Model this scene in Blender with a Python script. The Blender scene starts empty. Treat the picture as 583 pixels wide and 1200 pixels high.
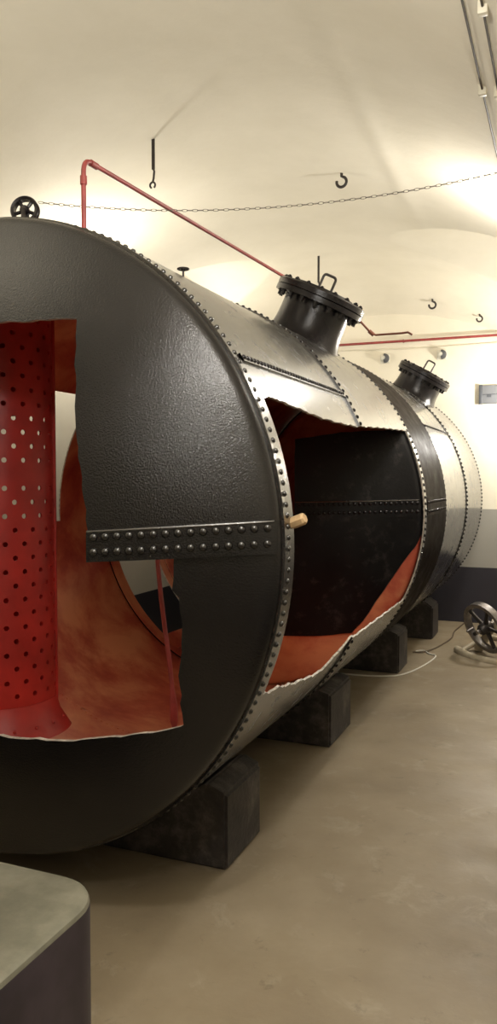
import bpy, bmesh, math, random
from mathutils import Vector, Matrix
random.seed(7)
C = bpy.context.scene.collection
PI = math.pi
R = 1.15            # tank radius
ZC = 1.288          # tank axis height
D2R = math.radians

# ------------------------------------------------------------------ helpers
def wloc(o):
    v = Vector((0, 0, 0))
    while o is not None:
        v += o.location; o = o.parent
    return v

def obj(name, bm, mats, parent=None, smooth=30, origin=None):
    me = bpy.data.meshes.new(name)
    bmesh.ops.recalc_face_normals(bm, faces=bm.faces) if getattr(bm, 'tag_recalc', False) else None
    off = origin if origin is not None else (wloc(parent) if parent else Vector((0, 0, 0)))
    off = Vector(off)
    bmesh.ops.translate(bm, verts=bm.verts, vec=-off)
    bm.to_mesh(me); bm.free()
    for m in (mats if isinstance(mats, (list, tuple)) else [mats]):
        me.materials.append(m)
    if smooth:
        for p in me.polygons: p.use_smooth = True
        me.set_sharp_from_angle(angle=D2R(smooth))
    o = bpy.data.objects.new(name, me); C.objects.link(o)
    if parent: o.parent = parent; o.location = off - wloc(parent)
    else: o.location = off
    return o

def tag(o, label=None, cat=None, group=None, kind=None):
    if label: o['label'] = label
    if cat: o['category'] = cat
    if group: o['group'] = group
    if kind: o['kind'] = kind
    return o

def empty(name, loc, label, cat, group=None):
    o = bpy.data.objects.new(name, None); C.objects.link(o); o.location = loc
    o.empty_display_size = .1
    return tag(o, label, cat, group)

def struct(name, bm, m, smooth=None):
    return tag(obj(name, bm, m, smooth=smooth), kind='structure')

def box(bm, lo, hi, bevel=0, rot=None, mi=0):
    lo = Vector(lo); hi = Vector(hi)
    r = bmesh.ops.create_cube(bm, size=1)
    vs = r['verts']
    M = Matrix.Translation((lo + hi) / 2) @ (rot.to_4x4() if rot else Matrix()) @ Matrix.Diagonal((*(hi - lo), 1))
    bmesh.ops.transform(bm, matrix=M, verts=vs)
    fs = set(f for v in vs for f in v.link_faces)
    for f in fs: f.material_index = mi
    if bevel:
        es = list(set(e for v in vs for e in v.link_edges))
        bmesh.ops.bevel(bm, geom=es, offset=bevel, segments=2, profile=.5, affect='EDGES')

def frame(n):
    n = Vector(n).normalized()
    a = Vector((0, 0, 1)) if abs(n.z) < .9 else Vector((0, 1, 0))
    u = n.cross(a).normalized(); v = n.cross(u).normalized()
    return u, v, n

def tube(bm, pts, r, seg=10, caps=True, closed=False):
    pts = [Vector(p) for p in pts]; n = len(pts)
    rad = r if isinstance(r, (list, tuple)) else [r] * n
    tang = []
    for i in range(n):
        a = pts[(i - 1) % n] if (i > 0 or closed) else pts[i]
        b = pts[(i + 1) % n] if (i < n - 1 or closed) else pts[i]
        tang.append((b - a).normalized())
    u, v, _ = frame(tang[0]); rings = []
    for i in range(n):
        t = tang[i]
        u = (u - t * u.dot(t)).normalized(); v = t.cross(u)
        rings.append([bm.verts.new(pts[i] + (u * math.cos(2 * PI * k / seg) + v * math.sin(2 * PI * k / seg)) * rad[i]) for k in range(seg)])
    for i in range(n if closed else n - 1):
        A, B = rings[i], rings[(i + 1) % n]
        for k in range(seg):
            bm.faces.new((A[k], A[(k + 1) % seg], B[(k + 1) % seg], B[k]))
    if caps and not closed:
        bm.faces.new(rings[0][::-1]); bm.faces.new(rings[-1])

def arc(p0, p1, p2, n=8):           # rounded corner as a quadratic curve
    p0, p1, p2 = map(Vector, (p0, p1, p2))
    return [p0 * (1 - t) ** 2 + p1 * 2 * t * (1 - t) + p2 * t * t for t in [i / n for i in range(n + 1)]]

def lathe(bm, prof, org, axis, seg=48, u=None, mi=0):
    """prof: list of (r, h); closed surfaces where r == 0."""
    org = Vector(org); uu, vv, n = frame(axis)
    rings = []
    for r, h in prof:
        if r < 1e-6: rings.append([bm.verts.new(org + n * h)])
        else: rings.append([bm.verts.new(org + n * h + (uu * math.cos(2 * PI * k / seg) + vv * math.sin(2 * PI * k / seg)) * r) for k in range(seg)])
    for A, B in zip(rings, rings[1:]):
        for k in range(seg):
            k2 = (k + 1) % seg
            if len(A) == 1 and len(B) == 1: continue
            if len(A) == 1: f = bm.faces.new((A[0], B[k2], B[k]))
            elif len(B) == 1: f = bm.faces.new((A[k], A[k2], B[0]))
            else: f = bm.faces.new((A[k], A[k2], B[k2], B[k]))
            f.material_index = mi

def rivet_bm(bm, pos, n, r=.0085, seg=10, rings=3, h=.8, mi=0):
    pos = Vector(pos); u, v, n = frame(n)
    prev = None
    for i in range(rings + 1):
        a = PI / 2 * i / rings
        rr = r * math.cos(a); hh = r * h * math.sin(a)
        if i == rings:
            c = bm.verts.new(pos + n * hh)
            for k in range(seg): bm.faces.new((prev[k], prev[(k + 1) % seg], c)).material_index = mi
        else:
            cur = [bm.verts.new(pos + n * hh + (u * math.cos(2 * PI * k / seg) + v * math.sin(2 * PI * k / seg)) * rr) for k in range(seg)]
            if prev:
                for k in range(seg): bm.faces.new((prev[k], prev[(k + 1) % seg], cur[(k + 1) % seg], cur[k])).material_index = mi
            prev = cur

def cyl_pt(th, Y, r=R):
    a = D2R(th)
    return Vector((r * math.cos(a), Y, ZC + r * math.sin(a)))
def rad(th):
    a = D2R(th); return Vector((math.cos(a), 0, math.sin(a)))

# ------------------------------------------------------------------ materials
def new_mat(name):
    m = bpy.data.materials.new(name); m.use_nodes = True
    nt = m.node_tree; nt.nodes.clear()
    out = nt.nodes.new('ShaderNodeOutputMaterial')
    b = nt.nodes.new('ShaderNodeBsdfPrincipled')
    nt.links.new(b.outputs[0], out.inputs[0])
    return m, nt, b
def noise(nt, scale, detail=4, rough=.55, coord='Object', dist=0.0):
    tc = nt.nodes.new('ShaderNodeTexCoord'); n = nt.nodes.new('ShaderNodeTexNoise')
    n.inputs['Scale'].default_value = scale; n.inputs['Detail'].default_value = detail
    n.inputs['Roughness'].default_value = rough; n.inputs['Distortion'].default_value = dist
    nt.links.new(tc.outputs[coord], n.inputs['Vector'])
    return n.outputs['Fac']
def ramp(nt, fac, stops):
    r = nt.nodes.new('ShaderNodeValToRGB'); nt.links.new(fac, r.inputs[0])
    el = r.color_ramp.elements
    while len(el) < len(stops): el.new(.5)
    for e, (p, c) in zip(el, stops):
        e.position = p; e.color = (*c, 1) if len(c) == 3 else c
    return r.outputs[0]
def bump(nt, b, fac, strength, dist):
    n = nt.nodes.new('ShaderNodeBump'); n.inputs['Strength'].default_value = strength
    n.inputs['Distance'].default_value = dist
    nt.links.new(fac, n.inputs['Height']); nt.links.new(n.outputs[0], b.inputs['Normal'])
def mix(nt, fac, a, c):
    m = nt.nodes.new('ShaderNodeMix'); m.data_type = 'RGBA'
    for s, v in ((m.inputs[0], fac), (m.inputs[6], a), (m.inputs[7], c)):
        if isinstance(v, (tuple, list)): s.default_value = (*v, 1)
        elif isinstance(v, (int, float)): s.default_value = v
        else: nt.links.new(v, s)
    return m.outputs[2]

def simple(name, col, rough=.5, metal=0, nscale=0, namp=.15, bs=0, spec=.5):
    m, nt, b = new_mat(name)
    b.inputs['Roughness'].default_value = rough; b.inputs['Metallic'].default_value = metal
    b.inputs['Specular IOR Level'].default_value = spec
    if nscale:
        f = noise(nt, nscale)
        c = ramp(nt, f, [(.3, tuple(x * (1 - namp) for x in col)), (.7, tuple(min(1, x * (1 + namp)) for x in col))])
        nt.links.new(c, b.inputs['Base Color'])
        if bs: bump(nt, b, noise(nt, nscale * 4), bs, .01)
    else: b.inputs['Base Color'].default_value = (*col, 1)
    return m

def paint(name, col, rough, grain, strength, coat=.0, scuff=0.0, ior=1.5, crough=.15, bd=.004):
    """thick gloss paint on rough iron plate"""
    m, nt, b = new_mat(name)
    f = noise(nt, 5, 5)
    c = ramp(nt, f, [(.3, tuple(x * .75 for x in col)), (.7, tuple(x * 1.3 for x in col))])
    if scuff:
        s = ramp(nt, noise(nt, 11, 6, .7), [(.55, (0, 0, 0)), (.72, (scuff,) * 3)])
        c = mix(nt, s, c, (.09, .08, .075))
    nt.links.new(c, b.inputs['Base Color'])
    r = ramp(nt, noise(nt, 9, 5), [(.3, (rough * .8,) * 3), (.75, (min(1, rough * 1.3),) * 3)])
    nt.links.new(r, b.inputs['Roughness'])
    b.inputs['Coat Weight'].default_value = coat; b.inputs['Coat Roughness'].default_value = crough; b.inputs['IOR'].default_value = ior
    bump(nt, b, noise(nt, grain, 3, .6), strength, bd)
    return m

M = {}
M['head'] = paint('black_gloss_grainy', (.0075, .0066, .0066), .13, 170, 1.0, 0, 0, 1.46, bd=.0016)
M['shell'] = paint('black_gloss_shell', (.014, .012, .011), .24, 150, .8, .5, 0, 2.0, .16, bd=.0012)
M['shellfar'] = paint('black_gloss_far_courses', (.014, .012, .011), .24, 110, .16, .5, 0, 1.9, .12)
M['band'] = paint('black_satin_band', (.016, .012, .010), .4, 120, .3, 0, 0, 1.05)
M['inner'] = paint('black_inner_head', (.005, .0047, .0055), .42, 60, .35, 0, .35, 1.3)
M['iron'] = paint('black_iron', (.010, .008, .009), .2, 120, .3, 0, 0, 1.36)
M['rivet'] = simple('black_gloss_rivet', (.009, .008, .008), .22, 0, spec=.9)
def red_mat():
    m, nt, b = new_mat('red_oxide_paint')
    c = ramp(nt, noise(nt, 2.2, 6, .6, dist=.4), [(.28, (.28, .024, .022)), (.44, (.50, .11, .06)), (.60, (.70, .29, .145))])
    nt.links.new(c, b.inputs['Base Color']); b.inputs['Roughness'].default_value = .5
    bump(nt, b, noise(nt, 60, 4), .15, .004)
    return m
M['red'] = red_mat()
M['redpipe'] = simple('red_pipe_paint', (.25, .04, .036), .45, 0, 20, .25)
M['rustpipe'] = simple('rusty_pipe', (.17, .055, .032), .5, 0, 20, .25)
M['redplate'] = simple('red_plate_paint', (.38, .022, .018), .42, 0, 6, .22, .1)
M['cut'] = simple('bare_cut_edge', (.42, .38, .33), .45, .3, 60, .5, .4)
M['wood'] = simple('pale_wood', (.50, .34, .18), .7, 0, 40, .25)
M['steel'] = simple('worn_steel', (.24, .22, .21), .35, .8, 25, .3)
M['darksteel'] = simple('dark_iron', (.045, .038, .035), .4, .5, 25, .3)
M['cream_iron'] = simple('beige_cast_iron', (.42, .36, .26), .55, 0, 18, .15, .1)
M['greybox'] = simple('grey_enamel', (.15, .155, .165), .7, 0)
M['darkgrey'] = simple('dark_grey_enamel', (.06, .065, .075), .4, 0)
M['whitecable'] = simple('white_cable', (.72, .70, .64), .5)
M['browncable'] = simple('brown_cable', (.10, .07, .045), .6)
M['conduit'] = simple('grey_brown_conduit', (.055, .042, .03), .6, 0)
M['clip'] = simple('pale_plastic', (.62, .58, .46), .5)
M['chain'] = simple('dull_chain', (.16, .14, .11), .45, .6)
M['fixture'] = simple('fixture_white', (.6, .58, .5), .4)
def saddle_mat():
    m, nt, b = new_mat('dark_painted_concrete')
    d = noise(nt, 7, 6, .7)
    c = ramp(nt, d, [(.3, (.016, .014, .015)), (.5, (.04, .034, .032)), (.75, (.15, .13, .115))])
    nt.links.new(c, b.inputs['Base Color']); b.inputs['Roughness'].default_value = .6
    bump(nt, b, noise(nt, 45, 5), .3, .01)
    return m
M['saddle'] = saddle_mat()
def block_mat():
    m, nt, b = new_mat('worn_grey_block')
    c = ramp(nt, noise(nt, 6, 6, .65), [(.25, (.10, .10, .075)), (.5, (.17, .165, .125)), (.75, (.26, .25, .195))])
    nt.links.new(c, b.inputs['Base Color']); b.inputs['Roughness'].default_value = .55
    bump(nt, b, noise(nt, 30, 4), .12, .01)
    return m
M['blocktop'] = block_mat()
M['blockside'] = simple('dark_plum_side', (.035, .026, .034), .5, 0, 9, .3)
def floor_mat():
    m, nt, b = new_mat('tan_concrete_floor')
    a = ramp(nt, noise(nt, 1.3, 6, .62), [(.3, (.19, .148, .095)), (.5, (.245, .195, .128)), (.72, (.31, .255, .175))])
    st = ramp(nt, noise(nt, 4.5, 7, .7, dist=.6), [(.56, (0, 0, 0)), (.70, (.6,) * 3)])
    c = mix(nt, st, a, (.36, .31, .23))
    dk = ramp(nt, noise(nt, 9, 6, .75, dist=.3), [(.60, (0, 0, 0)), (.74, (.6,) * 3)])
    c = mix(nt, dk, c, (.10, .078, .05))
    nt.links.new(c, b.inputs['Base Color'])
    r = ramp(nt, noise(nt, 3, 5), [(.3, (.42,) * 3), (.7, (.65,) * 3)])
    nt.links.new(r, b.inputs['Roughness'])
    bump(nt, b, noise(nt, 35, 5), .1, .01)
    return m
M['floor'] = floor_mat()
def plaster(name, dado):
    m, nt, b = new_mat(name)
    c = ramp(nt, noise(nt, 1.6, 6, .6), [(.3, (.66, .61, .49)), (.7, (.74, .69, .57))])
    c2 = ramp(nt, noise(nt, 7, 6, .7), [(.66, (0, 0, 0)), (.74, (.25,) * 3)])
    c = mix(nt, c2, c, (.62, .56, .43))
    if dado:
        tc = nt.nodes.new('ShaderNodeTexCoord'); sp = nt.nodes.new('ShaderNodeSeparateXYZ')
        nt.links.new(tc.outputs['Object'], sp.inputs[0])
        for zz, col in dado:
            lt = nt.nodes.new('ShaderNodeMath'); lt.operation = 'LESS_THAN'
            nt.links.new(sp.outputs[2], lt.inputs[0]); lt.inputs[1].default_value = zz
            c = mix(nt, lt.outputs[0], c, col)
    nt.links.new(c, b.inputs['Base Color']); b.inputs['Roughness'].default_value = .75
    bump(nt, b, noise(nt, 5, 6, .6), .12, .03)
    return m
M['ceil'] = plaster('cream_plaster_vault', None)
M['wall'] = plaster('cream_plaster_wall', [(1.185, (.30, .285, .25)), (.58, (.022, .019, .026))])
M['wallleft'] = plaster('cream_plaster_side_wall', [(.50, (.022, .019, .026))])

# ------------------------------------------------------------------ room
XL, XR, YB, YF = -1.5, 2.45, 8.4, -3.2
def vA(X, Y):
    r = 3.14; z = 3.5 - (r - math.sqrt(r * r - X * X))
    if Y > 7.3: z -= .25 * ((Y - 7.3) / 1.1) ** 2
    return z
def vB(Y, yc, rb=1.2):
    d = abs(Y - yc)
    return 3.45 - (rb - math.sqrt(rb * rb - d * d)) if d < rb else -9
def vault(X, Y):
    z = vA(X, Y)
    if X > .1: z = max(z, vB(Y, 6.45), vB(Y, -.6))
    if X < -.1: z = max(z, vB(Y, 6.75))
    if 1.5 < Y < 6.6: z -= .010 * math.exp(-((X - (1.0 - .035 * (Y - 2.9))) / .065) ** 2) * min(1, (6.6 - Y) / .8)   # low ridge shaped into the vault to give a soft shade stripe
    return z

bm = bmesh.new()
nx, ny = 150, 460
g = [[None] * (ny + 1) for _ in range(nx + 1)]
for i in range(nx + 1):
    X = XL - .05 + (XR - XL + .1) * i / nx
    for j in range(ny + 1):
        Y = YF - .05 + (YB - YF + .1) * j / ny
        g[i][j] = bm.verts.new((X, Y, vault(X, Y)))
for i in range(nx):
    for j in range(ny):
        bm.faces.new((g[i][j], g[i][j + 1], g[i + 1][j + 1], g[i + 1][j]))
struct('ceiling', bm, M['ceil'], smooth=25)
bm = bmesh.new(); box(bm, (XL - .2, YF - .2, -.1), (XR + .2, YB + .2, 0)); struct('floor', bm, M['floor'])
bm = bmesh.new(); box(bm, (XL - .2, YB, 0), (XR + .2, YB + .2, 3.8)); struct('wall_back', bm, M['wall'])
bm = bmesh.new(); box(bm, (XL - .2, YF, 0), (XL, YB, 3.8)); struct('wall_left', bm, M['wallleft'])
bm = bmesh.new(); box(bm, (XR, YF, 0), (XR + .2, YB, 3.8)); struct('wall_right', bm, M['wall'])
bm = bmesh.new(); box(bm, (XL - .2, YF - .2, 0), (XR + .2, YF, 3.8)); struct('wall_front', bm, M['wall'])

# ------------------------------------------------------------------ the tank
YFr, YA, YBn, YCn, YD, YE = 2.308, 3.572, 4.809, 5.603, 6.80, 8.0
tank = empty('boiler_tank', (0, 5.1, ZC - R),
             'long black riveted iron boiler tank, cut open to show its red inside', 'boiler')
T = .009
def lerp_tab(tab, y):
    if y <= tab[0][0]: return tab[0][1]
    for (a, u), (b, v) in zip(tab, tab[1:]):
        if y <= b: return u + (v - u) * (y - a) / (b - a)
    return tab[-1][1]
RU = [(2.36, 24.6), (2.45, 25.5), (2.55, 25.0), (2.65, 24.7), (2.96, 23.6), (3.23, 23.4), (3.55, 23.5), (4.1, 24.8), (4.74, 26.0)]
RL = [(2.36, -24.9), (2.45, -25.6), (2.57, -26.4), (2.75, -28.6), (2.9, -29.8), (3.1, -31.8), (3.26, -32.6), (3.42, -29.7), (3.55, -26.9), (4.74, -26.7)]
def jag(y, s): return .25 * math.sin(y * 37 + s) + .18 * math.sin(y * 83 + 2 * s) + .12 * math.sin(y * 151 + s)

def shell(name, y0, y1, r0, r1, mat, right=None, left=None, step=.02):
    """one course of plate; right/left = (ya, yb, upper(y), lower(y)) openings in degrees"""
    ys = []
    cuts = sorted(set([y0, y1] + [c for o in (right, left) if o for c in o[:2] if y0 < c < y1]))
    for a, b in zip(cuts, cuts[1:]):
        n = max(2, int((b - a) / step))
        ys += [a + (b - a) * i / n for i in range(n)]
    ys.append(y1)
    bm = bmesh.new(); N = 96
    def rr(y): return r0 + (r1 - r0) * (y - y0) / (y1 - y0)
    for ya, yb in zip(ys, ys[1:]):
        ym = (ya + yb) / 2
        def bounds(y):
            ru, rl, lu, ll = 0., 0., 180., 180.
            if right and right[0] <= ym <= right[1]: ru, rl = right[2](y), right[3](y)
            if left and left[0] <= ym <= left[1]: lu, ll = left[2](y), left[3](y)
            return ru, rl, lu, ll
        A, B = bounds(ya), bounds(yb)
        for s in (0, 1):
            def th(b, k):
                lo, hi = (b[0], b[2]) if s == 0 else (b[3], 360 + b[1])
                return lo + (hi - lo) * k / N
            va = [[bm.verts.new(cyl_pt(th(bb, k), y, rr(y) - q)) for k in range(N + 1)] for bb, y in ((A, ya), (B, yb)) for q in (0, T)]
            o0, i0, o1, i1 = va
            for k in range(N):
                f = bm.faces.new((o0[k], o1[k], o1[k + 1], o0[k + 1])); f.material_index = 0
                f = bm.faces.new((i0[k], i0[k + 1], i1[k + 1], i1[k])); f.material_index = 1
            if (s == 0 and A[0] != A[1]) or (s == 1 and A[0] != A[1]):
                k = 0 if s == 0 else N
                f = bm.faces.new((o0[k], i0[k], i1[k], o1[k])); f.material_index = 2
            if A[2] != A[3]:
                k = N if s == 0 else 0
                f = bm.faces.new((o0[k], i0[k], i1[k], o1[k])); f.material_index = 2
    # cross-section end caps where plate starts / stops and at the cut ends
    def cap(y, ths):
        n = max(2, int((ths[1] - ths[0]) / 2.5))
        o = [bm.verts.new(cyl_pt(ths[0] + (ths[1] - ths[0]) * k / n, y, rr(y))) for k in range(n + 1)]
        i = [bm.verts.new(cyl_pt(ths[0] + (ths[1] - ths[0]) * k / n, y, rr(y) - T)) for k in range(n + 1)]
        for k in range(n):
            f = bm.faces.new((o[k], o[k + 1], i[k + 1], i[k])); f.material_index = 2 if y not in (y0, y1) else 0
    for y in (y0, y1):
        c = (0., 0., 180., 180.)
        c = [right[3](y), right[2](y)] if right and right[0] <= y <= right[1] else [0., 0.]
        l = [left[2](y), left[3](y)] if left and left[0] <= y <= left[1] else [180., 180.]
        cap(y, (c[1], l[0])); cap(y, (l[1], 360 + c[0]))
    for o in (right, left):
        if not o: continue
        for y in o[:2]:
            if y0 < y < y1:
                u, l = o[2](y), o[3](y)
                cap(y, (l, u) if l < u else (u, l))
    bmesh.ops.remove_doubles(bm, verts=bm.verts, dist=.0004)
    bmesh.ops.recalc_face_normals(bm, faces=bm.faces)
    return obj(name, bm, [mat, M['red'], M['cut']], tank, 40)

rU = lambda y: lerp_tab(RU, y) + jag(y, 1) * .5
rL = lambda y: lerp_tab(RL, y) + jag(y, 2) * .8
lU = lambda y: 140.0
lL = lambda y: 183.0
shell('shell_plate', 2.275, YA, R - .004, R - .004, M['shell'], (2.36, 9, rU, rL), (2.7, 9, lU, lL))
shell('shell_plate', YA - .028, YBn, R + .004, R + .004, M['shell'], (0, 4.74, rU, rL), (0, 4.3, lU, lL))
shell('shell_plate', YBn - .028, YCn, R - .012, R + .006, M['band'], None, (4.9, 5.48, lambda y: 152., lambda y: 360 - 128.))
shell('shell_plate', YCn - .028, YD, R + .002, R + .002, M['shellfar'])
shell('shell_plate', YD - .028, YE, R + .008, R + .008, M['shellfar'])

# dished heads -----------------------------------------------------------
RC = 2.2
def sag(r): return RC - math.sqrt(RC * RC - r * r)
def head_profile():
    """(r, depth from rim, negative = bulging out) along crown, knuckle and straight flange"""
    pr = []
    rk = .06; rc = R - .0132 - rk      # knuckle
    # crown up to tangent point
    a_end = math.asin((rc) / (RC - rk))
    r_end = RC * math.sin(a_end)
    n = 44
    dk = rk * math.cos(a_end)        # knuckle centre to tangent height
    for i in range(n + 1):
        a = a_end * i / n
        pr.append((RC * math.sin(a), -(RC * math.cos(a) - RC * math.cos(a_end)) - dk))
    for i in range(1, 9):
        a = a_end + (PI / 2 - a_end) * i / 8
        pr.append((rc + rk * math.sin(a), -rk * math.cos(a)))
    return pr
HP = head_profile()
def head_depth(r):
    for (a, u), (b, v) in zip(HP, HP[1:]):
        if a <= r <= b: return u + (v - u) * (r - a) / max(1e-9, b - a)
    return 0.0
def dome_y(Y0, X, Z): return Y0 + head_depth(math.hypot(X, Z - ZC))
def dome_n(Y0, X, Z):
    r = math.hypot(X, Z - ZC)
    e = .002; s = (head_depth(min(r + e, R - .014)) - head_depth(max(r - e, 0))) / (2 * e)
    d = Vector((X / max(r, 1e-6), 0, (Z - ZC) / max(r, 1e-6)))
    return (d * s + Vector((0, -1, 0))).normalized()

def make_head(name, Y0, sign, mats, poly, flange=.08, keep=False, th=.016):
    prof = HP + [(R - .0132, flange)]
    front = [(r, d) for r, d in prof]
    back = [(max(0, r - (th if d > -.02 else th * .4)) if r > 0 else 0, d + (th if r < R - .06 else th * .3)) for r, d in prof][::-1]
    bm = bmesh.new(); seg = 160
    org = Vector((0, Y0, ZC))
    def ring(r, d):
        if r < 1e-6: return [bm.verts.new(org + Vector((0, sign * d, 0)))]
        return [bm.verts.new(org + Vector((r * math.cos(2 * PI * k / seg), sign * d, r * math.sin(2 * PI * k / seg)))) for k in range(seg)]
    rings = [ring(*p) for p in front + back]
    nf = len(front)
    for q, (A, B) in enumerate(zip(rings, rings[1:])):
        for k in range(seg):
            k2 = (k + 1) % seg
            if len(A) == 1: f = bm.faces.new((A[0], B[k], B[k2]))
            elif len(B) == 1: f = bm.faces.new((A[k], B[0], A[k2]))
            else: f = bm.faces.new((A[k], B[k], B[k2], A[k2]))
            f.material_index = 0 if q < nf else 1
    bmesh.ops.recalc_face_normals(bm, faces=bm.faces)
    if not poly: return obj(name, bm, mats, tank, 35)
    me = bpy.data.meshes.new('tmp'); bm.to_mesh(me); bm.free()
    for m in mats: me.materials.append(m)
    o = bpy.data.objects.new('tmp', me); C.objects.link(o)
    bc = bmesh.new()
    a = [bc.verts.new((x, Y0 - 1, z)) for x, z in poly]; b = [bc.verts.new((x, Y0 + .6, z)) for x, z in poly]
    bc.faces.new(a); bc.faces.new(b[::-1])
    for k in range(len(poly)): bc.faces.new((a[k], b[k], b[(k + 1) % len(poly)], a[(k + 1) % len(poly)]))
    for f in bc.faces: f.material_index = 2
    bmesh.ops.recalc_face_normals(bc, faces=bc.faces)
    mc = bpy.data.meshes.new('tmpc'); bc.to_mesh(mc); bc.free()
    for m in mats: mc.materials.append(m)
    oc = bpy.data.objects.new('tmpc', mc); C.objects.link(oc)
    md = o.modifiers.new('b', 'BOOLEAN'); md.operation = 'INTERSECT' if keep else 'DIFFERENCE'; md.object = oc; md.solver = 'EXACT'
    dg = bpy.context.evaluated_depsgraph_get(); dg.update()
    res = bpy.data.meshes.new_from_object(o.evaluated_get(dg))
    bm = bmesh.new(); bm.from_mesh(res)
    for x in (o, oc): bpy.data.objects.remove(x)
    return obj(name, bm, mats, tank, 35)

def dense(poly, step=.03, amp=.004):
    out = []
    for (x0, z0), (x1, z1) in zip(poly, poly[1:] + poly[:1]):
        n = max(1, int(math.hypot(x1 - x0, z1 - z0) / step))
        for i in range(n):
            t = i / n
            out.append((x0 + (x1 - x0) * t + random.uniform(-amp, amp), z0 + (z1 - z0) * t + random.uniform(-amp, amp)))
    return out
YH = 2.262
front_cut = [(-.42, 2.0), (.252, 2.009), (.511, 2.012), (.541, 1.826), (.564, 1.667), (.589, 1.512), (.614, 1.358), (.616, 1.267),
             (.862, 1.277), (.856, 1.178), (.874, 1.152), (.876, 1.047), (.858, .911), (.852, .747), (.845, .735), (.762, .717),
             (.631, .696), (.451, .675), (.26, .677), (-.05, .66), (-.42, .67), (-.45, 1.3)]
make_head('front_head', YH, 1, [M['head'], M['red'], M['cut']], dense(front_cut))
inner_keep = [(.417, 1.741), (.681, 1.782), (1.03, 1.803), (1.3, 1.81), (1.3, 1.20), (1.135, 1.18), (1.105, 1.10), (1.03, 1.0), (.95, .87),
              (.876, .758), (.80, .64), (.729, .559), (.55, .535), (.20, .525), (.20, 1.285), (.432, 1.291)]
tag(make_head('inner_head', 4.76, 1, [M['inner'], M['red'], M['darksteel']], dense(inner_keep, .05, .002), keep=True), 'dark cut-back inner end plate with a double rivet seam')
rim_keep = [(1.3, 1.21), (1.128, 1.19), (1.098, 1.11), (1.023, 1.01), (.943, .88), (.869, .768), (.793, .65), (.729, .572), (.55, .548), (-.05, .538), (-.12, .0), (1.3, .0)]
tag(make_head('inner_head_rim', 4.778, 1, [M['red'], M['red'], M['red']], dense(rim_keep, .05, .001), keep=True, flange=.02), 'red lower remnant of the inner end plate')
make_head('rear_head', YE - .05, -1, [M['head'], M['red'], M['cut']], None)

# seam straps across the heads and shell --------------------------------
RIV = bmesh.new(); rivet_bm(RIV, (0, 0, 0), (0, 0, 1), .0098, 12, 4)
rmesh = bpy.data.meshes.new('rivet'); RIV.to_mesh(rmesh); RIV.free(); rmesh.materials.append(M['rivet'])
for p_ in rmesh.polygons: p_.use_smooth = True
def rivet_obj(parent, pos, n, s=1.0):
    o = bpy.data.objects.new('rivet', rmesh); C.objects.link(o); o.parent = parent
    o.location = Vector(pos) - wloc(parent); o.rotation_euler = Vector(n).to_track_quat('Z', 'Y').to_euler(); o.scale = (s,) * 3
    return o

def strap(name, Y0, top, bot, x0, x1, th, mat, n=60):
    bm = bmesh.new(); rows = []
    for i in range(n + 1):
        X = x0 + (x1 - x0) * i / n
        zt, zb = top(X), bot(X)
        col = []
        for off in (th, -.004):
            for k in range(5):
                Z = zb + (zt - zb) * k / 4
                col.append(bm.verts.new(Vector((X, dome_y(Y0, X, Z), Z)) + dome_n(Y0, X, Z) * off))
        rows.append(col)
    for A, B in zip(rows, rows[1:]):
        for k in range(4): bm.faces.new((A[k], B[k], B[k + 1], A[k + 1]))
        for k in range(5, 9): bm.faces.new((A[k], A[k + 1], B[k + 1], B[k]))
        bm.faces.new((A[0], A[5], B[5], B[0])); bm.faces.new((A[4], B[4], B[9], A[9]))
    for A, fl in ((rows[0], 0), (rows[-1], 1)):
        for k in range(4):
            q = (A[k], A[k + 1], A[k + 6], A[k + 5]); bm.faces.new(q if fl else q[::-1])
    bmesh.ops.recalc_face_normals(bm, faces=bm.faces)
    return obj(name, bm, mat, tank, 30)
top = lambda X: 1.352 + (X - .617) * .0586
bot = lambda X: 1.260 + (X - .617) * .0472
st = strap('seam_strap', YH, top, bot, .612, 1.128, .014, M['head'])
for i in range(15):
    X = .634 + (1.108 - .634) * (i / 14) ** 1.0
    for rowz in (.80, .32):
        Z = bot(X) + (top(X) - bot(X)) * rowz
        n = dome_n(YH, X, Z)
        rivet_obj(st, Vector((X, dome_y(YH, X, Z), Z)) + n * .014, n, 1.3)
def edge_bead(strap_o, Y0, top, x0, x1, th, mat, r=.0045):  # bead added along a strap's top edge to catch a line of light
    bm = bmesh.new(); pts = []
    for i in range(41):
        X = x0 + (x1 - x0) * i / 40; Z = top(X) - .001; pts.append(Vector((X, dome_y(Y0, X, Z), Z)) + dome_n(Y0, X, Z) * (th - .001))
    tube(bm, pts, r, 8); obj('glint_bead', bm, mat, strap_o, 40)
edge_bead(st, YH, top, .614, 1.12, .014, M['shell'])
strap('seam_strap', YH, lambda X: 1.33 + .02 * X, lambda X: 1.235 + .02 * X, -1.085, -.44, .014, M['head'])

STUFF = bmesh.new()
# bright-edged plate lap and rivets on the inner head
ist = strap('inner_seam_strap', 4.76, lambda X: 1.365 + (X - .45) * .02, lambda X: 1.268 + (X - .45) * .02, .43, 1.12, .012, M['inner'])
edge_bead(ist, 4.76, lambda X: 1.365 + (X - .45) * .02, .435, 1.115, .012, M['shell'])
for i in range(24):
    X = .46 + .65 * i / 23
    for rowz in (.82, .30):
        Z = 1.268 + (X - .45) * .02 + .097 * rowz
        n = dome_n(4.76, X, Z)
        rivet_bm(STUFF, Vector((X, dome_y(4.76, X, Z), Z)) + n * .012, n, .0115, 8)

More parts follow.
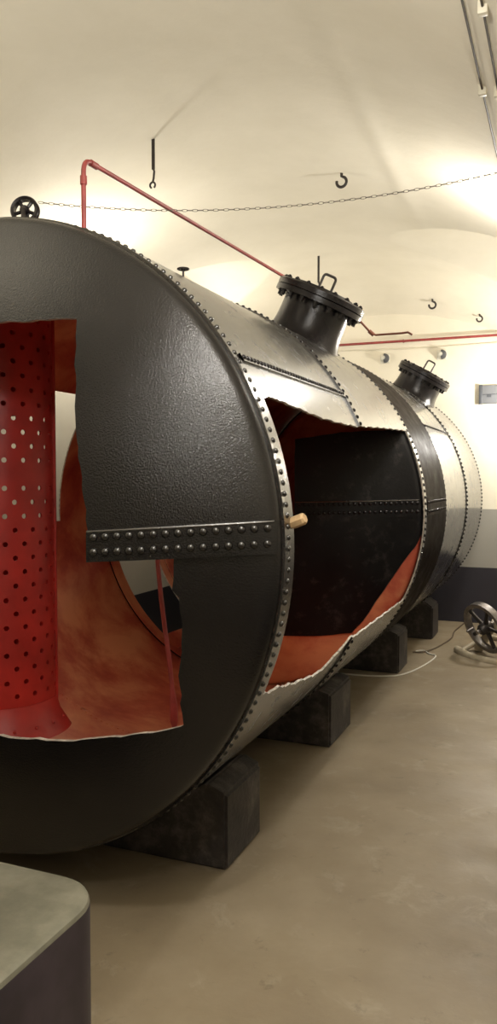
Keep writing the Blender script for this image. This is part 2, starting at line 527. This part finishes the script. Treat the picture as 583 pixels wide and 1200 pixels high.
# ring rivets: the front ring in view individually, all the rest as one part
P_ = 1.72
for i in range(209):
    th = 69.0 - P_ * i
    if -52 < th <= 69: rivet_obj(tank, cyl_pt(th, YFr, R - .005), rad(th), .95)
    else: rivet_bm(STUFF, cyl_pt(th, YFr, R - .005), rad(th), .0088, 8)
for Y, r, pitch in ((YA, R + .003, 1.75), (YBn + .006, R - .013, 1.9), (YBn - .034, R + .003, 1.9), (YCn, R + .001, 1.75), (YD, R + .007, 1.75), (YE - .03, R + .007, 1.75)):
    for i in range(int(360 / pitch)):
        th = 180 - pitch * i
        if abs(Y - YA) < .01 and (rL(YA) - .3 < th < rU(YA) + .3 or (140 < th < 183)): continue
        rivet_bm(STUFF, cyl_pt(th, Y, r), rad(th), .0105, 8)
# longitudinal laps
def lap(y0, y1, thc, w, r, mat, pitch, rows):
    bm = bmesh.new(); n = 24; m = 6; rows_ = []
    for i in range(n + 1):
        y = y0 + (y1 - y0) * i / n
        rows_.append([bm.verts.new(cyl_pt(thc - w / 2 + w * k / m, y, r + o)) for o in (.008, -.006) for k in range(m + 1)])
    for A, B in zip(rows_, rows_[1:]):
        for k in range(m):
            bm.faces.new((A[k], B[k], B[k + 1], A[k + 1])); bm.faces.new((A[m + 1 + k], A[m + 2 + k], B[m + 2 + k], B[m + 1 + k]))
        bm.faces.new((A[0], A[m + 1], B[m + 1], B[0])); bm.faces.new((A[m], B[m], B[2 * m + 1], A[2 * m + 1]))
    bmesh.ops.recalc_face_normals(bm, faces=bm.faces)
    obj('lap_strap', bm, mat, tank, 30)
    for dth in rows:
        n = int((y1 - y0) / pitch)
        for i in range(n):
            y = y0 + (y1 - y0) * (i + .5) / n
            rivet_bm(STUFF, cyl_pt(thc + dth, y, r + .008), rad(thc + dth), .0095, 8)
lap(2.33, YA - .03, 32.0, 1.5, R - .004, M['shell'], .030, (0,))
lap(YCn + .02, YD - .03, 30.6, 1.2, R + .002, M['shell'], .040, (0,))
lap(YBn + .03, YCn - .03, 2.2, 5.6, R - .002, M['band'], .065, (1.4, -1.4))
for i in range(60):
    th = 182 + 1.75 * i
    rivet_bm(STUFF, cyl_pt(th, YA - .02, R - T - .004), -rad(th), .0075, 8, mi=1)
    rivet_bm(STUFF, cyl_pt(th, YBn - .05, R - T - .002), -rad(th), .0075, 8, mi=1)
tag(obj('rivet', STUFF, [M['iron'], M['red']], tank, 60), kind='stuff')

# perforated red plate standing inside ------------------------------------
def perforated(cx, cy, r, z0, z1, a0, a1, pitch_a, pitch_z, hr):
    bm = bmesh.new()
    nc = int(round((a1 - a0) / (pitch_a / 2))); nr = int(round((z1 - z0) / pitch_z))
    def P(a, z): return Vector((cx + r * math.cos(a), cy + r * math.sin(a), z))
    ca = (a1 - a0) / nc; cz = (z1 - z0) / nr; S = 12
    for i in range(nc):
        for j in range(nr):
            A0, A1 = a0 + ca * i, a0 + ca * (i + 1); Z0, Z1 = z0 + cz * j, z0 + cz * (j + 1)
            plain = (i + j) % 2 or i == 0 or j == 17
            am, zm = (A0 + A1) / 2, (Z0 + Z1) / 2
            # outer loop with 12 samples projected on the cell border, hole loop of 12
            def border(t):
                c, s = math.cos(t), math.sin(t); k = max(abs(c), abs(s)); return am + (A1 - A0) / 2 * c / k, zm + (Z1 - Z0) / 2 * s / k
            ts = [2 * PI * k / S + PI / S * 0 for k in range(S)]
            ts = sorted(ts + [PI / 4, 3 * PI / 4, 5 * PI / 4, 7 * PI / 4])
            o = [bm.verts.new(P(*border(t))) for t in ts]
            h = [bm.verts.new(P(am + hr / r * math.cos(t), zm + hr * math.sin(t))) for t in ts]
            n = len(ts)
            if plain:
                bmesh.ops.delete(bm, geom=h, context='VERTS'); c = bm.verts.new(P(am, zm))
                for k in range(n): bm.faces.new((o[k], o[(k + 1) % n], c))
                continue
            for k in range(n): bm.faces.new((o[k], o[(k + 1) % n], h[(k + 1) % n], h[k]))
    bmesh.ops.remove_doubles(bm, verts=bm.verts, dist=.0005)
    bmesh.ops.recalc_face_normals(bm, faces=bm.faces)
    bmesh.ops.solidify(bm, geom=bm.faces[:], thickness=.008)
    return bm
pcx, pcy, pr_ = -.385, 2.80, .235
ax_lim = D2R(15)
bm = perforated(pcx, pcy, pr_, .50, 2.26, D2R(-150), D2R(30), D2R(20.0), .0585, .0112)
# rolled edge strip and flared collar
pp = tag(obj('perforated_plate', bm, M['redplate'], tank, 40), 'curved red plate drilled with rows of round holes')
bm = bmesh.new(); prev = None
for i in range(25):
    a = D2R(-150 + 180 * i / 24)
    cur = [bm.verts.new((pcx + rr * math.cos(a), pcy + rr * math.sin(a), z)) for rr, z in ((pr_ + .004, .54), (pr_ + .02, .48), (pr_ + .07, .40), (pr_ + .064, .40), (pr_ + .012, .48), (pr_ - .004, .54))]
    if prev:
        for k in range(6): bm.faces.new((prev[k], prev[(k + 1) % 6], cur[(k + 1) % 6], cur[k]))
    else: bm.faces.new(cur)
    prev = cur
bm.faces.new(prev[::-1]); bmesh.ops.recalc_face_normals(bm, faces=bm.faces)
for i in range(9):
    a = D2R(-140 + 20 * i); rivet_bm(bm, (pcx + (pr_ + .04) * math.cos(a), pcy + (pr_ + .04) * math.sin(a), .45), (math.cos(a), math.sin(a), .5), .008, 8)
obj('collar', bm, M['redplate'], pp, 40)
for za, zb in ((.42, 1.28), (1.80, 2.26)):
    bm = bmesh.new()
    prev = None
    for i in range(25):
        a = D2R(32 + 176 * i / 24); q = [bm.verts.new((pcx + (pr_ - .002) * math.cos(a), pcy + (pr_ - .002) * math.sin(a), z)) for z in (za, zb)]
        if prev: bm.faces.new((prev[0], q[0], q[1], prev[1]))
        prev = q
    bmesh.ops.solidify(bm, geom=bm.faces[:], thickness=.006)
    obj('back_sheet', bm, M['redplate'], pp, 40)
bm = bmesh.new(); tube(bm, [(pcx + pr_ * math.cos(D2R(30)), pcy + pr_ * math.sin(D2R(30)), z) for z in (.42, 1.2, 2.26)], .012, 8)
obj('edge_bar', bm, M['redplate'], pp, 40)

# thin drain pipe inside
bm = bmesh.new()
pts = [Vector(q) for q in ((.637, 2.5, .69), (.632, 2.5, .75), (.620, 2.5, .86), (.603, 2.5, .97), (.588, 2.5, 1.08), (.576, 2.5, 1.2), (.568, 2.5, 1.35), (.56, 2.5, 1.6), (.555, 2.5, 1.9), (.55, 2.5, 2.27))]
tube(bm, [Vector((.66, 2.5, .365)), Vector((.64, 2.5, .61))] + [Vector((.6395, 2.5, .63))] + pts, [.0085, .0085, .0150, .0150] + [.0085] * 9, 10)
tag(obj('inner_pipe', bm, M['redpipe'], tank, 40), 'thin bent red pipe inside the tank')

# manholes ---------------------------------------------------------------
def manhole(Y, th, htop, rf, rn, handle_ang):
    n = rad(th); t = Vector((math.sin(D2R(th)), 0, -math.cos(D2R(th)))); yv = Vector((0, 1, 0)); b = Vector((0, Y, ZC))
    def P(h, u, v): return b + n * h + t * u + yv * v
    seg = 64
    bm = bmesh.new(); prev = None; rows = []
    for q in range(9):                       # neck follows the tank at its foot
        row = []
        for k in range(seg):
            a = 2 * PI * k / seg
            f = q / 8
            rr = rn * (1 + .16 * (1 - f) ** 4)
            u = rr * math.cos(a); v = rr * math.sin(a)
            h0 = math.sqrt(R * R - u * u) - .012
            row.append(bm.verts.new(P(h0 + (htop - .07 - h0) * f, u, v)))
        rows.append(row)
    for A, B in zip(rows, rows[1:]):
        for k in range(seg): bm.faces.new((A[k], A[(k + 1) % seg], B[(k + 1) % seg], B[k]))
    bmesh.ops.recalc_face_normals(bm, faces=bm.faces)
    neck = obj('manhole_neck', bm, M['iron'], tank, 40)
    fr = Vector(n)
    bm = bmesh.new()
    lathe(bm, [(rn * .8, htop - .075), (rf, htop - .075), (rf, htop - .046), (rn * .8, htop - .046), (rn * .8, htop - .075)], b, n, seg)
    bmesh.ops.recalc_face_normals(bm, faces=bm.faces)
    obj('flange', bm, M['iron'], neck, 35)
    bm = bmesh.new()
    lathe(bm, [(0, htop - .044), (rf * .985, htop - .044), (rf, htop - .040), (rf, htop - .012), (rf * .97, htop - .004), (rf * .72, htop), (rf * .68, htop + .012), (0, htop + .022)], b, n, seg)
    bmesh.ops.recalc_face_normals(bm, faces=bm.faces)
    obj('lid', bm, M['iron'], neck, 35)
    nb = 18
    for k in range(nb):
        a = 2 * PI * (k + .3) / nb; rr = rf * .88
        bm = bmesh.new(); c = P(0, rr * math.cos(a), rr * math.sin(a))
        lathe(bm, [(0, htop - .105), (.012, htop - .105), (.012, htop - .082), (.019, htop - .082), (.019, htop - .076), (.010, htop - .076), (.010, htop - .004), (.015, htop - .004), (.015, htop + .008), (.008, htop + .008), (.008, htop + .014), (0, htop + .014)], c, n, 6)
        bmesh.ops.recalc_face_normals(bm, faces=bm.faces)
        obj('bolt', bm, M['iron'], neck, 30)
    ca, sa = math.cos(D2R(handle_ang)), math.sin(D2R(handle_ang)); w = .038
    bm = bmesh.new()
    def H(s, h): return P(htop + h, s * ca, s * sa)
    tube(bm, [H(-w, 0)] + [H(-w, .05)] + arc(H(-w, .085), H(-w, .105), H(-w + .02, .105), 5) + arc(H(w - .02, .105), H(w, .105), H(w, .085), 5) + [H(w, .05), H(w, 0)], .008, 8)
    obj('handle', bm, M['darksteel'], neck, 40)
    return neck
tag(manhole(4.45, 65, 1.43, .268, .20, 25), 'nearer black bolted manhole neck with a lifting handle')
tag(manhole(7.45, 60, 1.39, .255, .205, 20), 'farther black bolted manhole neck with a lifting handle')

# red pipe from tank top to the manhole lid, as part of the tank
bm = bmesh.new()
X0, Y0 = .32, 2.43
zt = 2.648
tube(bm, [(X0, Y0, 2.37), (X0, Y0, 2.55), (X0, Y0, zt - .05)] + arc((X0, Y0, zt - .045), (X0, Y0, zt + .01), (X0 + .001, Y0 + .05, zt + .008), 8)[1:] + [(X0 + .016, 3.3, 2.677), (.358, 4.45, 2.705)], .0088, 12)
tube(bm, [(X0, Y0, zt - .085), (X0, Y0, zt - .055)], .0125, 12)
tube(bm, [(X0, Y0 + .045, zt + .008), (X0, Y0 + .085, zt + .0085)], .0125, 12)
tag(obj('feed_pipe', bm, M['redpipe'], tank, 40), 'slim red pipe rising from the tank top and running back to the manhole')
# short brown-red petcock pipe on the manhole's far edge
bm = bmesh.new()
tube(bm, [(.80, 4.50, 2.43), (.84, 4.50, 2.385), (.875, 4.52, 2.345), (.90, 4.52, 2.335), (1.05, 4.52, 2.335), (1.085, 4.52, 2.338), (1.11, 4.52, 2.322)], .0062, 8)
tube(bm, [(.862, 4.515, 2.36), (.888, 4.52, 2.335)], .012, 8)
tag(obj('petcock_pipe', bm, M['rustpipe'], tank, 40), 'short bent rusty red pipe on the manhole rim')

# small valve wheel on the shell
bm = bmesh.new()
v0 = Vector((.556, 2.75, 2.285))
tube(bm, [v0, v0 + Vector((0, 0, .033))], .0045, 8)
lathe(bm, [(.009, 0), (.009, .008), (0, .010)], v0 + Vector((0, 0, .028)), (0, 0, 1), 12)
ring = [v0 + Vector((.021 * math.cos(a), .021 * math.sin(a), .033)) for a in [2 * PI * k / 24 for k in range(24)]]
tube(bm, ring, .0035, 8, closed=True)
for k in range(3):
    a = 2 * PI * k / 3; tube(bm, [v0 + Vector((0, 0, .033)), v0 + Vector((.021 * math.cos(a), .021 * math.sin(a), .033))], .0025, 6)
tag(obj('valve_wheel', bm, M['darksteel'], tank, 40), 'tiny iron valve wheel on a stem')

# lifting pulley on the tank's crown
pc = Vector((-.07, 2.6, 2.572)); paxis = Vector((.35, -1, .12)).normalized()
bm = bmesh.new()
lathe(bm, [(.042, -.014), (.052, -.018), (.0565, -.012), (.050, -.004), (.050, .004), (.0565, .012), (.052, .018), (.042, .014), (.042, -.014)], pc, paxis, 40)
lathe(bm, [(0, -.020), (.014, -.020), (.018, -.014), (.018, .014), (.014, .020), (0, .020)], pc, paxis, 20)
u, v, n = frame(paxis)
for k in range(5):
    a = 2 * PI * k / 5 + .3; d = u * math.cos(a) + v * math.sin(a); tube(bm, [pc + d * .012, pc + d * .046], .0075, 8)
bmesh.ops.recalc_face_normals(bm, faces=bm.faces)
pw = tag(obj('pulley', bm, M['iron'], tank, 40), 'spoked iron pulley wheel on the crown of the tank')
bm = bmesh.new()
for s in (-1, 1):
    q = pc + paxis * .026 * s
    tube(bm, [q, q + Vector((0, 0, -.07)), q + Vector((0, 0, -.15))], .008, 8)
tube(bm, [pc - paxis * .03, pc + paxis * .03], .007, 8)
obj('pulley_bracket', bm, M['darksteel'], pw, 40)

# ------------------------------------------------------------------ wooden peg
bm = bmesh.new()
ax = Vector((.93, -.15, .36)).normalized()
pts = [Vector((1.140, 2.345, 1.368)) + ax * s for s in (0, .012, .046, .053)]
tube(bm, pts, [.018, .020, .0195, .015], 7)
tag(obj('wooden_peg', bm, M['wood'], None, 20, origin=pts[0]), 'pale wooden peg stuck in the edge of the cut-away beside the front rivet ring', 'peg')

# ------------------------------------------------------------------ saddles
def saddle(y0, y1, x1, label):
    x0 = -x1; bm = bmesh.new(); prev = None
    top = []
    zc = .30; xc = x1 - .085                        # chamfer from (x1, zc) to (xc, ..) then the cradle
    zs = lambda x: ZC - math.sqrt((R + .016) ** 2 - x * x)
    zt = zs(xc)
    prof = [(x0, 0), (x1, 0), (x1, zc)]
    n = 28
    for i in range(n + 1):
        x = xc - 2 * xc * i / n; prof.append((x, zs(x)))
    prof.append((x0, zc))
    A = [bm.verts.new((x, y0, z)) for x, z in prof]; B = [bm.verts.new((x, y1, z)) for x, z in prof]
    bm.faces.new(A); bm.faces.new(B[::-1])
    for k in range(len(prof)): bm.faces.new((A[k], B[k], B[(k + 1) % len(prof)], A[(k + 1) % len(prof)]))
    bmesh.ops.recalc_face_normals(bm, faces=bm.faces)
    es = [e for e in bm.edges if e.calc_length() > .1]
    bmesh.ops.bevel(bm, geom=es, offset=.012, segments=2, affect='EDGES')
    tag(obj('support_saddle', bm, M['saddle'], None, 25, origin=(0, (y0 + y1) / 2, 0)), label, 'support', 'saddles carrying the tank')
saddle(2.70, 3.06, .758, 'dark concrete saddle under the front end of the tank, nearest of the row')
saddle(4.18, 4.62, .738, 'dark concrete saddle under the lower edge of the side cut-away, second from the front')
saddle(5.976, 6.32, .758, 'dark chamfered concrete saddle with a white cable passing its foot, third from the front')
saddle(7.37, 7.72, .79, 'farthest dark concrete saddle in shadow near the back wall')

# ------------------------------------------------------------------ foreground block
bm = bmesh.new()
x0, x1, y0, y1, h = -.30, .912, .62, 1.64, .50
out = []
def corner(cx, cy, r, a0):
    for k in range(9):
        a = D2R(a0 + 90 * k / 8); out.append((cx + r * math.cos(a), cy + r * math.sin(a)))
corner(x1 - .13, y1 - .13, .13, 0); corner(x0 + .13, y1 - .13, .13, 90); corner(x0 + .1, y0 + .1, .1, 180); corner(x1 - .1, y0 + .1, .1, 270)
def tilt(x): return (0.02 * (x1 - x))
lv = [(0, 0.0), (0, h - .014), (.004, h - .004), (.012, h)]
rings = []
ctr = Vector(((x0 + x1) / 2, (y0 + y1) / 2))
for ins, z in lv:
    ring = []
    for x, y in out:
        d = (Vector((x, y)) - ctr).normalized() * ins
        ring.append(bm.verts.new((x - d.x, y - d.y, z)))
    rings.append(ring)
for q, (A, B) in enumerate(zip(rings, rings[1:])):
    for k in range(len(A)):
        f = bm.faces.new((A[k], A[(k + 1) % len(A)], B[(k + 1) % len(A)], B[k])); f.material_index = 1 if q == 0 else 0
f = bm.faces.new(rings[-1]); f.material_index = 0
f = bm.faces.new(rings[0][::-1]); f.material_index = 1
tag(obj('plinth_block', bm, [M['blocktop'], M['blockside']], None, 30, origin=(ctr.x, ctr.y, 0)),
    'dark round-cornered block with a worn grey-green top in the near foreground', 'plinth')

# ------------------------------------------------------------------ wheel machine
whl = empty('flywheel_machine', (1.38, 6.82, 0), 'iron spoked flywheel on a beige cast foot standing on the floor near the back wall', 'flywheel')
wc = Vector((1.32, 6.80, .255)); wa = Vector((-.60, -.68, -.34)).normalized(); wr = .225
bm = bmesh.new()
lathe(bm, [(wr - .035, -.028), (wr - .004, -.032), (wr, -.028), (wr, .028), (wr - .004, .032), (wr - .035, .028), (wr - .04, 0), (wr - .035, -.028)], wc, wa, 48)
bmesh.ops.recalc_face_normals(bm, faces=bm.faces)
wheel = obj('wheel_rim', bm, M['steel'], whl, 35)
u, v, n = frame(wa)
for k in range(5):
    a = 2 * PI * k / 5 + .5; d = u * math.cos(a) + v * math.sin(a)
    bm = bmesh.new(); tube(bm, [wc + d * .03, wc + d * .1, wc + d * (wr - .034)], [.022, .016, .018], 8); obj('spoke', bm, M['darksteel'], whl, 40)
bm = bmesh.new(); lathe(bm, [(0, -.06), (.03, -.06), (.045, -.045), (.05, 0), (.045, .05), (.03, .07), (0, .07)], wc, wa, 24); bmesh.ops.recalc_face_normals(bm, faces=bm.faces)
obj('hub', bm, M['darksteel'], whl, 35)
bm = bmesh.new(); tube(bm, [wc - wa * .22, wc + wa * .1], .018, 12); obj('axle', bm, M['steel'], whl, 40)
bm = bmesh.new()
tube(bm, [wc + wa * .02 + u * wr * .62 + v * wr * .1, wc + wa * .09 + u * wr * .62 + v * wr * .1], .012, 10)
obj('crank_pin', bm, M['steel'], whl, 40)
for s, lab in ((-1, 0), (1, 1)):
    bm = bmesh.new()
    b0 = wc - wa * .12 + Vector((.0, 0, 0))
    side = u if abs(u.z) < abs(v.z) else v
    f0 = Vector((b0.x, b0.y, 0)) + side * .2 * s
    tube(bm, [b0, b0 * .5 + f0 * .5 + Vector((0, 0, .02)), f0 + Vector((0, 0, .03)), f0 + side * .03 * s + Vector((0, 0, .022))], [.036, .036, .040, .024], 10)
    obj('foot_strut', bm, M['cream_iron'], whl, 40)
bm = bmesh.new()
side = u if abs(u.z) < abs(v.z) else v
base = [Vector((wc.x, wc.y, .038)) + side * s * .30 + wa * (.05 + .06 * (1 - (s) ** 2)) for s in [-1 + 2 * k / 12 for k in range(13)]]
tube(bm, base, [.030] + [.038] * 11 + [.030], 10)
base = [Vector((wc.x, wc.y, .024)) + side * s * .26 - wa * (.26) for s in (-1, 0, 1)]
tube(bm, base, .024, 10)
for s in (-1, 1):
    tube(bm, [Vector((wc.x, wc.y, .024)) + side * s * .25 + wa * .06, Vector((wc.x, wc.y, .024)) + side * s * .25 - wa * .26], .022, 10)
obj('base_foot', bm, M['cream_iron'], whl, 40)

# ------------------------------------------------------------------ floor cables
def cable(name, pts, r, m, label):
    bm = bmesh.new(); P = [Vector((x, y, r)) for x, y in pts]
    sm = []
    for i in range(len(P) - 1):
        a = P[max(i - 1, 0)]; b = P[i]; c = P[i + 1]; d = P[min(i + 2, len(P) - 1)]
        for t in [k / 6 for k in range(6)]:
            sm.append(.5 * ((2 * b) + (c - a) * t + (2 * a - 5 * b + 4 * c - d) * t * t + (3 * b - a - 3 * c + d) * t ** 3))
    sm.append(P[-1]); tube(bm, sm, r, 6)
    tag(obj(name, bm, m, None, 40, origin=P[0]), label, 'cable')
cable('floor_cable', [(-.6, 5.9), (.0, 5.88), (.39, 5.80), (.70, 5.86), (.82, 6.02), (.90, 6.35), (.93, 6.67), (.86, 6.75), (.80, 6.85), (.74, 6.80)], .006, M['whitecable'],
      'thin white cable lying on the floor past the third saddle')
cable('floor_cable', [(.72, 6.75), (.80, 6.78), (.87, 6.95), (.915, 7.2), (.95, 7.5), (.93, 7.8), (.95, 8.1), (.97, 8.38)], .007, M['browncable'],
      'thin brown cable winding over the floor to the back wall')

# ------------------------------------------------------------------ ceiling hangers, hooks, chain
def hanger(X, Y, L, label, ringed=True):
    z = vault(X, Y); bm = bmesh.new()
    box(bm, (X - .009, Y - .004, z - L * .62), (X + .009, Y + .004, z + .01))
    tube(bm, [(X, Y, z - L * .60), (X + .006, Y, z - L * .66), (X + .002, Y, z - L * .80), (X - .004, Y, z - L * .88)], .0065, 8)
    c = Vector((X - .005, Y, z - L * .94)); rr = .017
    tube(bm, [c + Vector((rr * math.sin(a), 0, rr * math.cos(a))) for a in [D2R(-150 + 300 * k / 14) for k in range(15)]], .006, 8)
    tag(obj('hanging_bar', bm, M['darksteel'], None, 40, origin=(X, Y, z)), label, 'hanger', 'iron hangers in the vault')
hanger(-.331, 4.114, .28, 'flat iron bar with an open ring hanging above the red pipe')
hanger(-.169, 6.848, .38, 'thin iron bar hanging from the vault just above the nearer manhole')
def hook(X, Y, s, label):
    z = vault(X, Y); bm = bmesh.new()
    pts = [Vector((X, Y, z + .01)), Vector((X, Y, z - .02 * s))]
    c = Vector((X, Y, z - .055 * s)); rr = .032 * s
    pts += [c + Vector((rr * math.sin(a), 0, rr * math.cos(a))) for a in [D2R(20 + 265 * k / 16) for k in range(17)]]
    tube(bm, pts, .0095 * s, 8)
    tag(obj('ceiling_hook', bm, M['darksteel'], None, 40, origin=(X, Y, z)), label, 'hook', 'iron hooks in the vault')
hook(.574, 4.937, 1.0, 'iron hook in the vault nearest the camera, above the long chain')
hook(.64, 8.10, 1.05, 'dark iron hook in the vault above the second manhole')
hook(1.09, 8.20, .85, 'small pale-looking hook in the vault by the back wall, last of the hooks')

# chain of real links
p0 = Vector((-.02, 2.62, 2.605)); p1 = Vector((1.674, 3.2, 2.695)); p2 = Vector((2.0, 3.31, 2.765))
def chain_pt(t):
    P = p0.lerp(p2, t); P.z = 2.605 + (2.765 - 2.605) * t - .44 * t * (1 - t)
    return P
bm = bmesh.new(); NL = 104
for i in range(NL):
    a = chain_pt(i / NL); b = chain_pt((i + 1) / NL); c = (a + b) / 2; d = (b - a).normalized(); L = (b - a).length
    u, v, _ = frame(d); s = u if i % 2 else v
    pts = []
    hw = .0045; hl = L * .62
    for k in range(10):
        t = 2 * PI * k / 10; pts.append(c + d * hl * math.cos(t) + s * hw * math.sin(t))
    tube(bm, pts, .0011, 5, closed=True)
tag(obj('long_chain', bm, M['chain'], None, 60, origin=p0), 'long thin chain sagging across the vault from the pulley to the right haunch', 'chain')

# ------------------------------------------------------------------ conduits on the vault
def conduit(X, y0, y1, label, joints):
    bm = bmesh.new(); n = 30
    tube(bm, [(X, y0 + (y1 - y0) * i / n, vault(X, y0 + (y1 - y0) * i / n) - .013) for i in range(n + 1)], .0042, 8)
    o = tag(obj('conduit', bm, M['conduit'], None, 40, origin=(X, y0, vault(X, y0))), label, 'conduit', 'conduits on the vault')
    for y in joints:
        bm = bmesh.new(); z = vault(X, y)
        box(bm, (X - .016, y - .014, z - .034), (X + .016, y + .014, z + .01), .004)
        obj('clip', bm, M['clip'], o, 30)
conduit(1.607, 1.6, 5.3, 'brown conduit on the vault at upper right, farther from the right wall', (2.2, 3.297, 4.6))
conduit(1.672, 1.6, 5.3, 'brown conduit on the vault at upper right, closer to the right wall', (2.2, 2.66, 3.25, 4.6))

# ------------------------------------------------------------------ things on the back wall
bm = bmesh.new(); tube(bm, [(-1.49, 8.355, 2.95), (.4, 8.355, 2.948), (2.44, 8.355, 2.945)], .013, 12)
wp = tag(obj('wall_pipe', bm, M['redpipe'], None, 40, origin=(0, 8.355, 2.948)), 'long red pipe running along the top of the back wall', 'pipe')
for x in (-.9, .3, 1.6):
    bm = bmesh.new(); tube(bm, [(x, 8.355 + .017 * math.cos(a), 2.948 + .017 * math.sin(a)) for a in [2 * PI * k / 16 for k in range(16)]], .004, 6, closed=True)
    box(bm, (x - .008, 8.375, 2.94), (x + .008, 8.402, 2.956)); obj('pipe_clip', bm, M['redpipe'], wp, 40)
bm = bmesh.new(); tube(bm, [(-1.49, 8.39, 2.93), (-.2, 8.39, 2.885), (.4, 8.39, 2.868), (1.2, 8.39, 2.875), (2.44, 8.39, 2.93)], .004, 6)
tag(obj('wall_cable', bm, M['clip'], None, 40, origin=(-1.49, 8.39, 2.93)), 'thin sagging cable on the back wall below the red pipe', 'cable')
def bulkhead(X, Z, label):
    o = empty('bulkhead_lamp', (X, 8.4, Z), label, 'wall lamp', 'small bulkhead lamps on the back wall')
    bm = bmesh.new(); box(bm, (X - .05, 8.375, Z - .05), (X + .05, 8.402, Z + .05), .008); obj('back_plate', bm, M['fixture'], o, 30)
    bm = bmesh.new(); lathe(bm, [(.046, 0), (.045, .03), (.036, .055), (.018, .07), (0, .073)], (X, 8.378, Z), (0, -1, 0), 24); bmesh.ops.recalc_face_normals(bm, faces=bm.faces)
    obj('dome', bm, M['fixture'], o, 40)
    bm = bmesh.new(); prof = [(.050, .004), (.049, .034), (.040, .06), (.021, .075)]
    n = 12; prev = None
    for k in range(n + 1):
        a = D2R(-90 + 180 * k / n)
        cur = [bm.verts.new((X + r * math.cos(a), 8.378 - h, Z + r * math.sin(a))) for r, h in prof]
        if prev:
            for q in range(3): bm.faces.new((prev[q], cur[q], cur[q + 1], prev[q + 1]))
        prev = cur
    bmesh.ops.solidify(bm, geom=bm.faces[:], thickness=.003)
    obj('guard', bm, M['greybox'], o, 40)
bulkhead(.098, 2.78, 'small half-shaded bulkhead lamp on the back wall left of the second manhole')
bulkhead(.696, 2.785, 'small half-shaded bulkhead lamp on the back wall right of the second manhole')
wb = empty('wall_box', (1.22, 8.4, 2.35), 'grey enamel box mounted high on the back wall at the right edge', 'box')
bm = bmesh.new(); box(bm, (1.085, 8.345, 2.262), (1.36, 8.40, 2.446), .008); obj('housing', bm, M['greybox'], wb, 30)
bm = bmesh.new(); box(bm, (1.078, 8.34, 2.258), (1.112, 8.39, 2.452), .004); obj('end_cap', bm, M['darkgrey'], wb, 30)
bm = bmesh.new(); box(bm, (1.115, 8.337, 2.35), (1.355, 8.348, 2.356)); box(bm, (1.16, 8.337, 2.325), (1.20, 8.348, 2.352)); obj('front_groove', bm, M['darkgrey'], wb, 30)

# ------------------------------------------------------------------ light
def area_fill(name, loc, power, col=(1, .86, .66), size=.10, aim=(0, 0, 1)):
    L = bpy.data.lights.new(name, 'AREA'); L.shape = 'DISK'; L.size = size; L.energy = power; L.color = col
    o = bpy.data.objects.new(name, L); C.objects.link(o); o.location = loc
    o.rotation_euler = Vector(aim).to_track_quat('-Z', 'Y').to_euler(); return o
W = (1, .96, .895)
def lamp(name, loc, power, col=W, size=.06):
    L = bpy.data.lights.new(name, 'POINT'); L.shadow_soft_size = size; L.energy = power; L.color = col
    o = bpy.data.objects.new(name, L); C.objects.link(o); o.location = loc; return o
lamp('lamp_right', (1.67, 4.72, 2.80), 50)
lamp('lamp_right_back', (1.65, 7.65, 2.2), 66)
lamp('lamp_right_near', (1.47, 1.45, 2.66), 46, size=.07)
lamp('fill_tank_interior', (1.68, .45, 2.45), 30, size=.07)  # added: split off the near lamp to brighten the tank interior
lamp('lamp_left', (-1.22, 4.8, 2.84), 27)
lamp('lamp_left_back', (-1.25, 6.9, 2.6), 26)
area_fill('highlight_fill_left', (-.5, 1.4, 2.85), 16, W)  # added light with no fixture, makes a highlight on the front head
area_fill('fill_behind', (1.0, -1.6, 2.4), 14, W)  # added general fill from behind the camera, no fixture there
w = bpy.data.worlds.new('World'); bpy.context.scene.world = w; w.use_nodes = True
w.node_tree.nodes['Background'].inputs[0].default_value = (.02, .02, .02, 1)

# ------------------------------------------------------------------ camera
cam = bpy.data.cameras.new('Camera'); co = bpy.data.objects.new('Camera', cam); C.objects.link(co)
co.location = (1.955, 0, 1.515)
co.rotation_euler = (D2R(90 - 2.55), 0, D2R(22.27))
cam.sensor_fit = 'VERTICAL'; cam.sensor_height = 36; cam.sensor_width = 36
cam.lens = 920.8 / 1200 * 36; cam.clip_start = .02
sc = bpy.context.scene; sc.camera = co
sc.view_settings.view_transform = 'Standard'; sc.view_settings.look = 'None'
sc.view_settings.gamma = 1; sc.view_settings.use_curve_mapping = False
sc.view_settings.exposure = .3
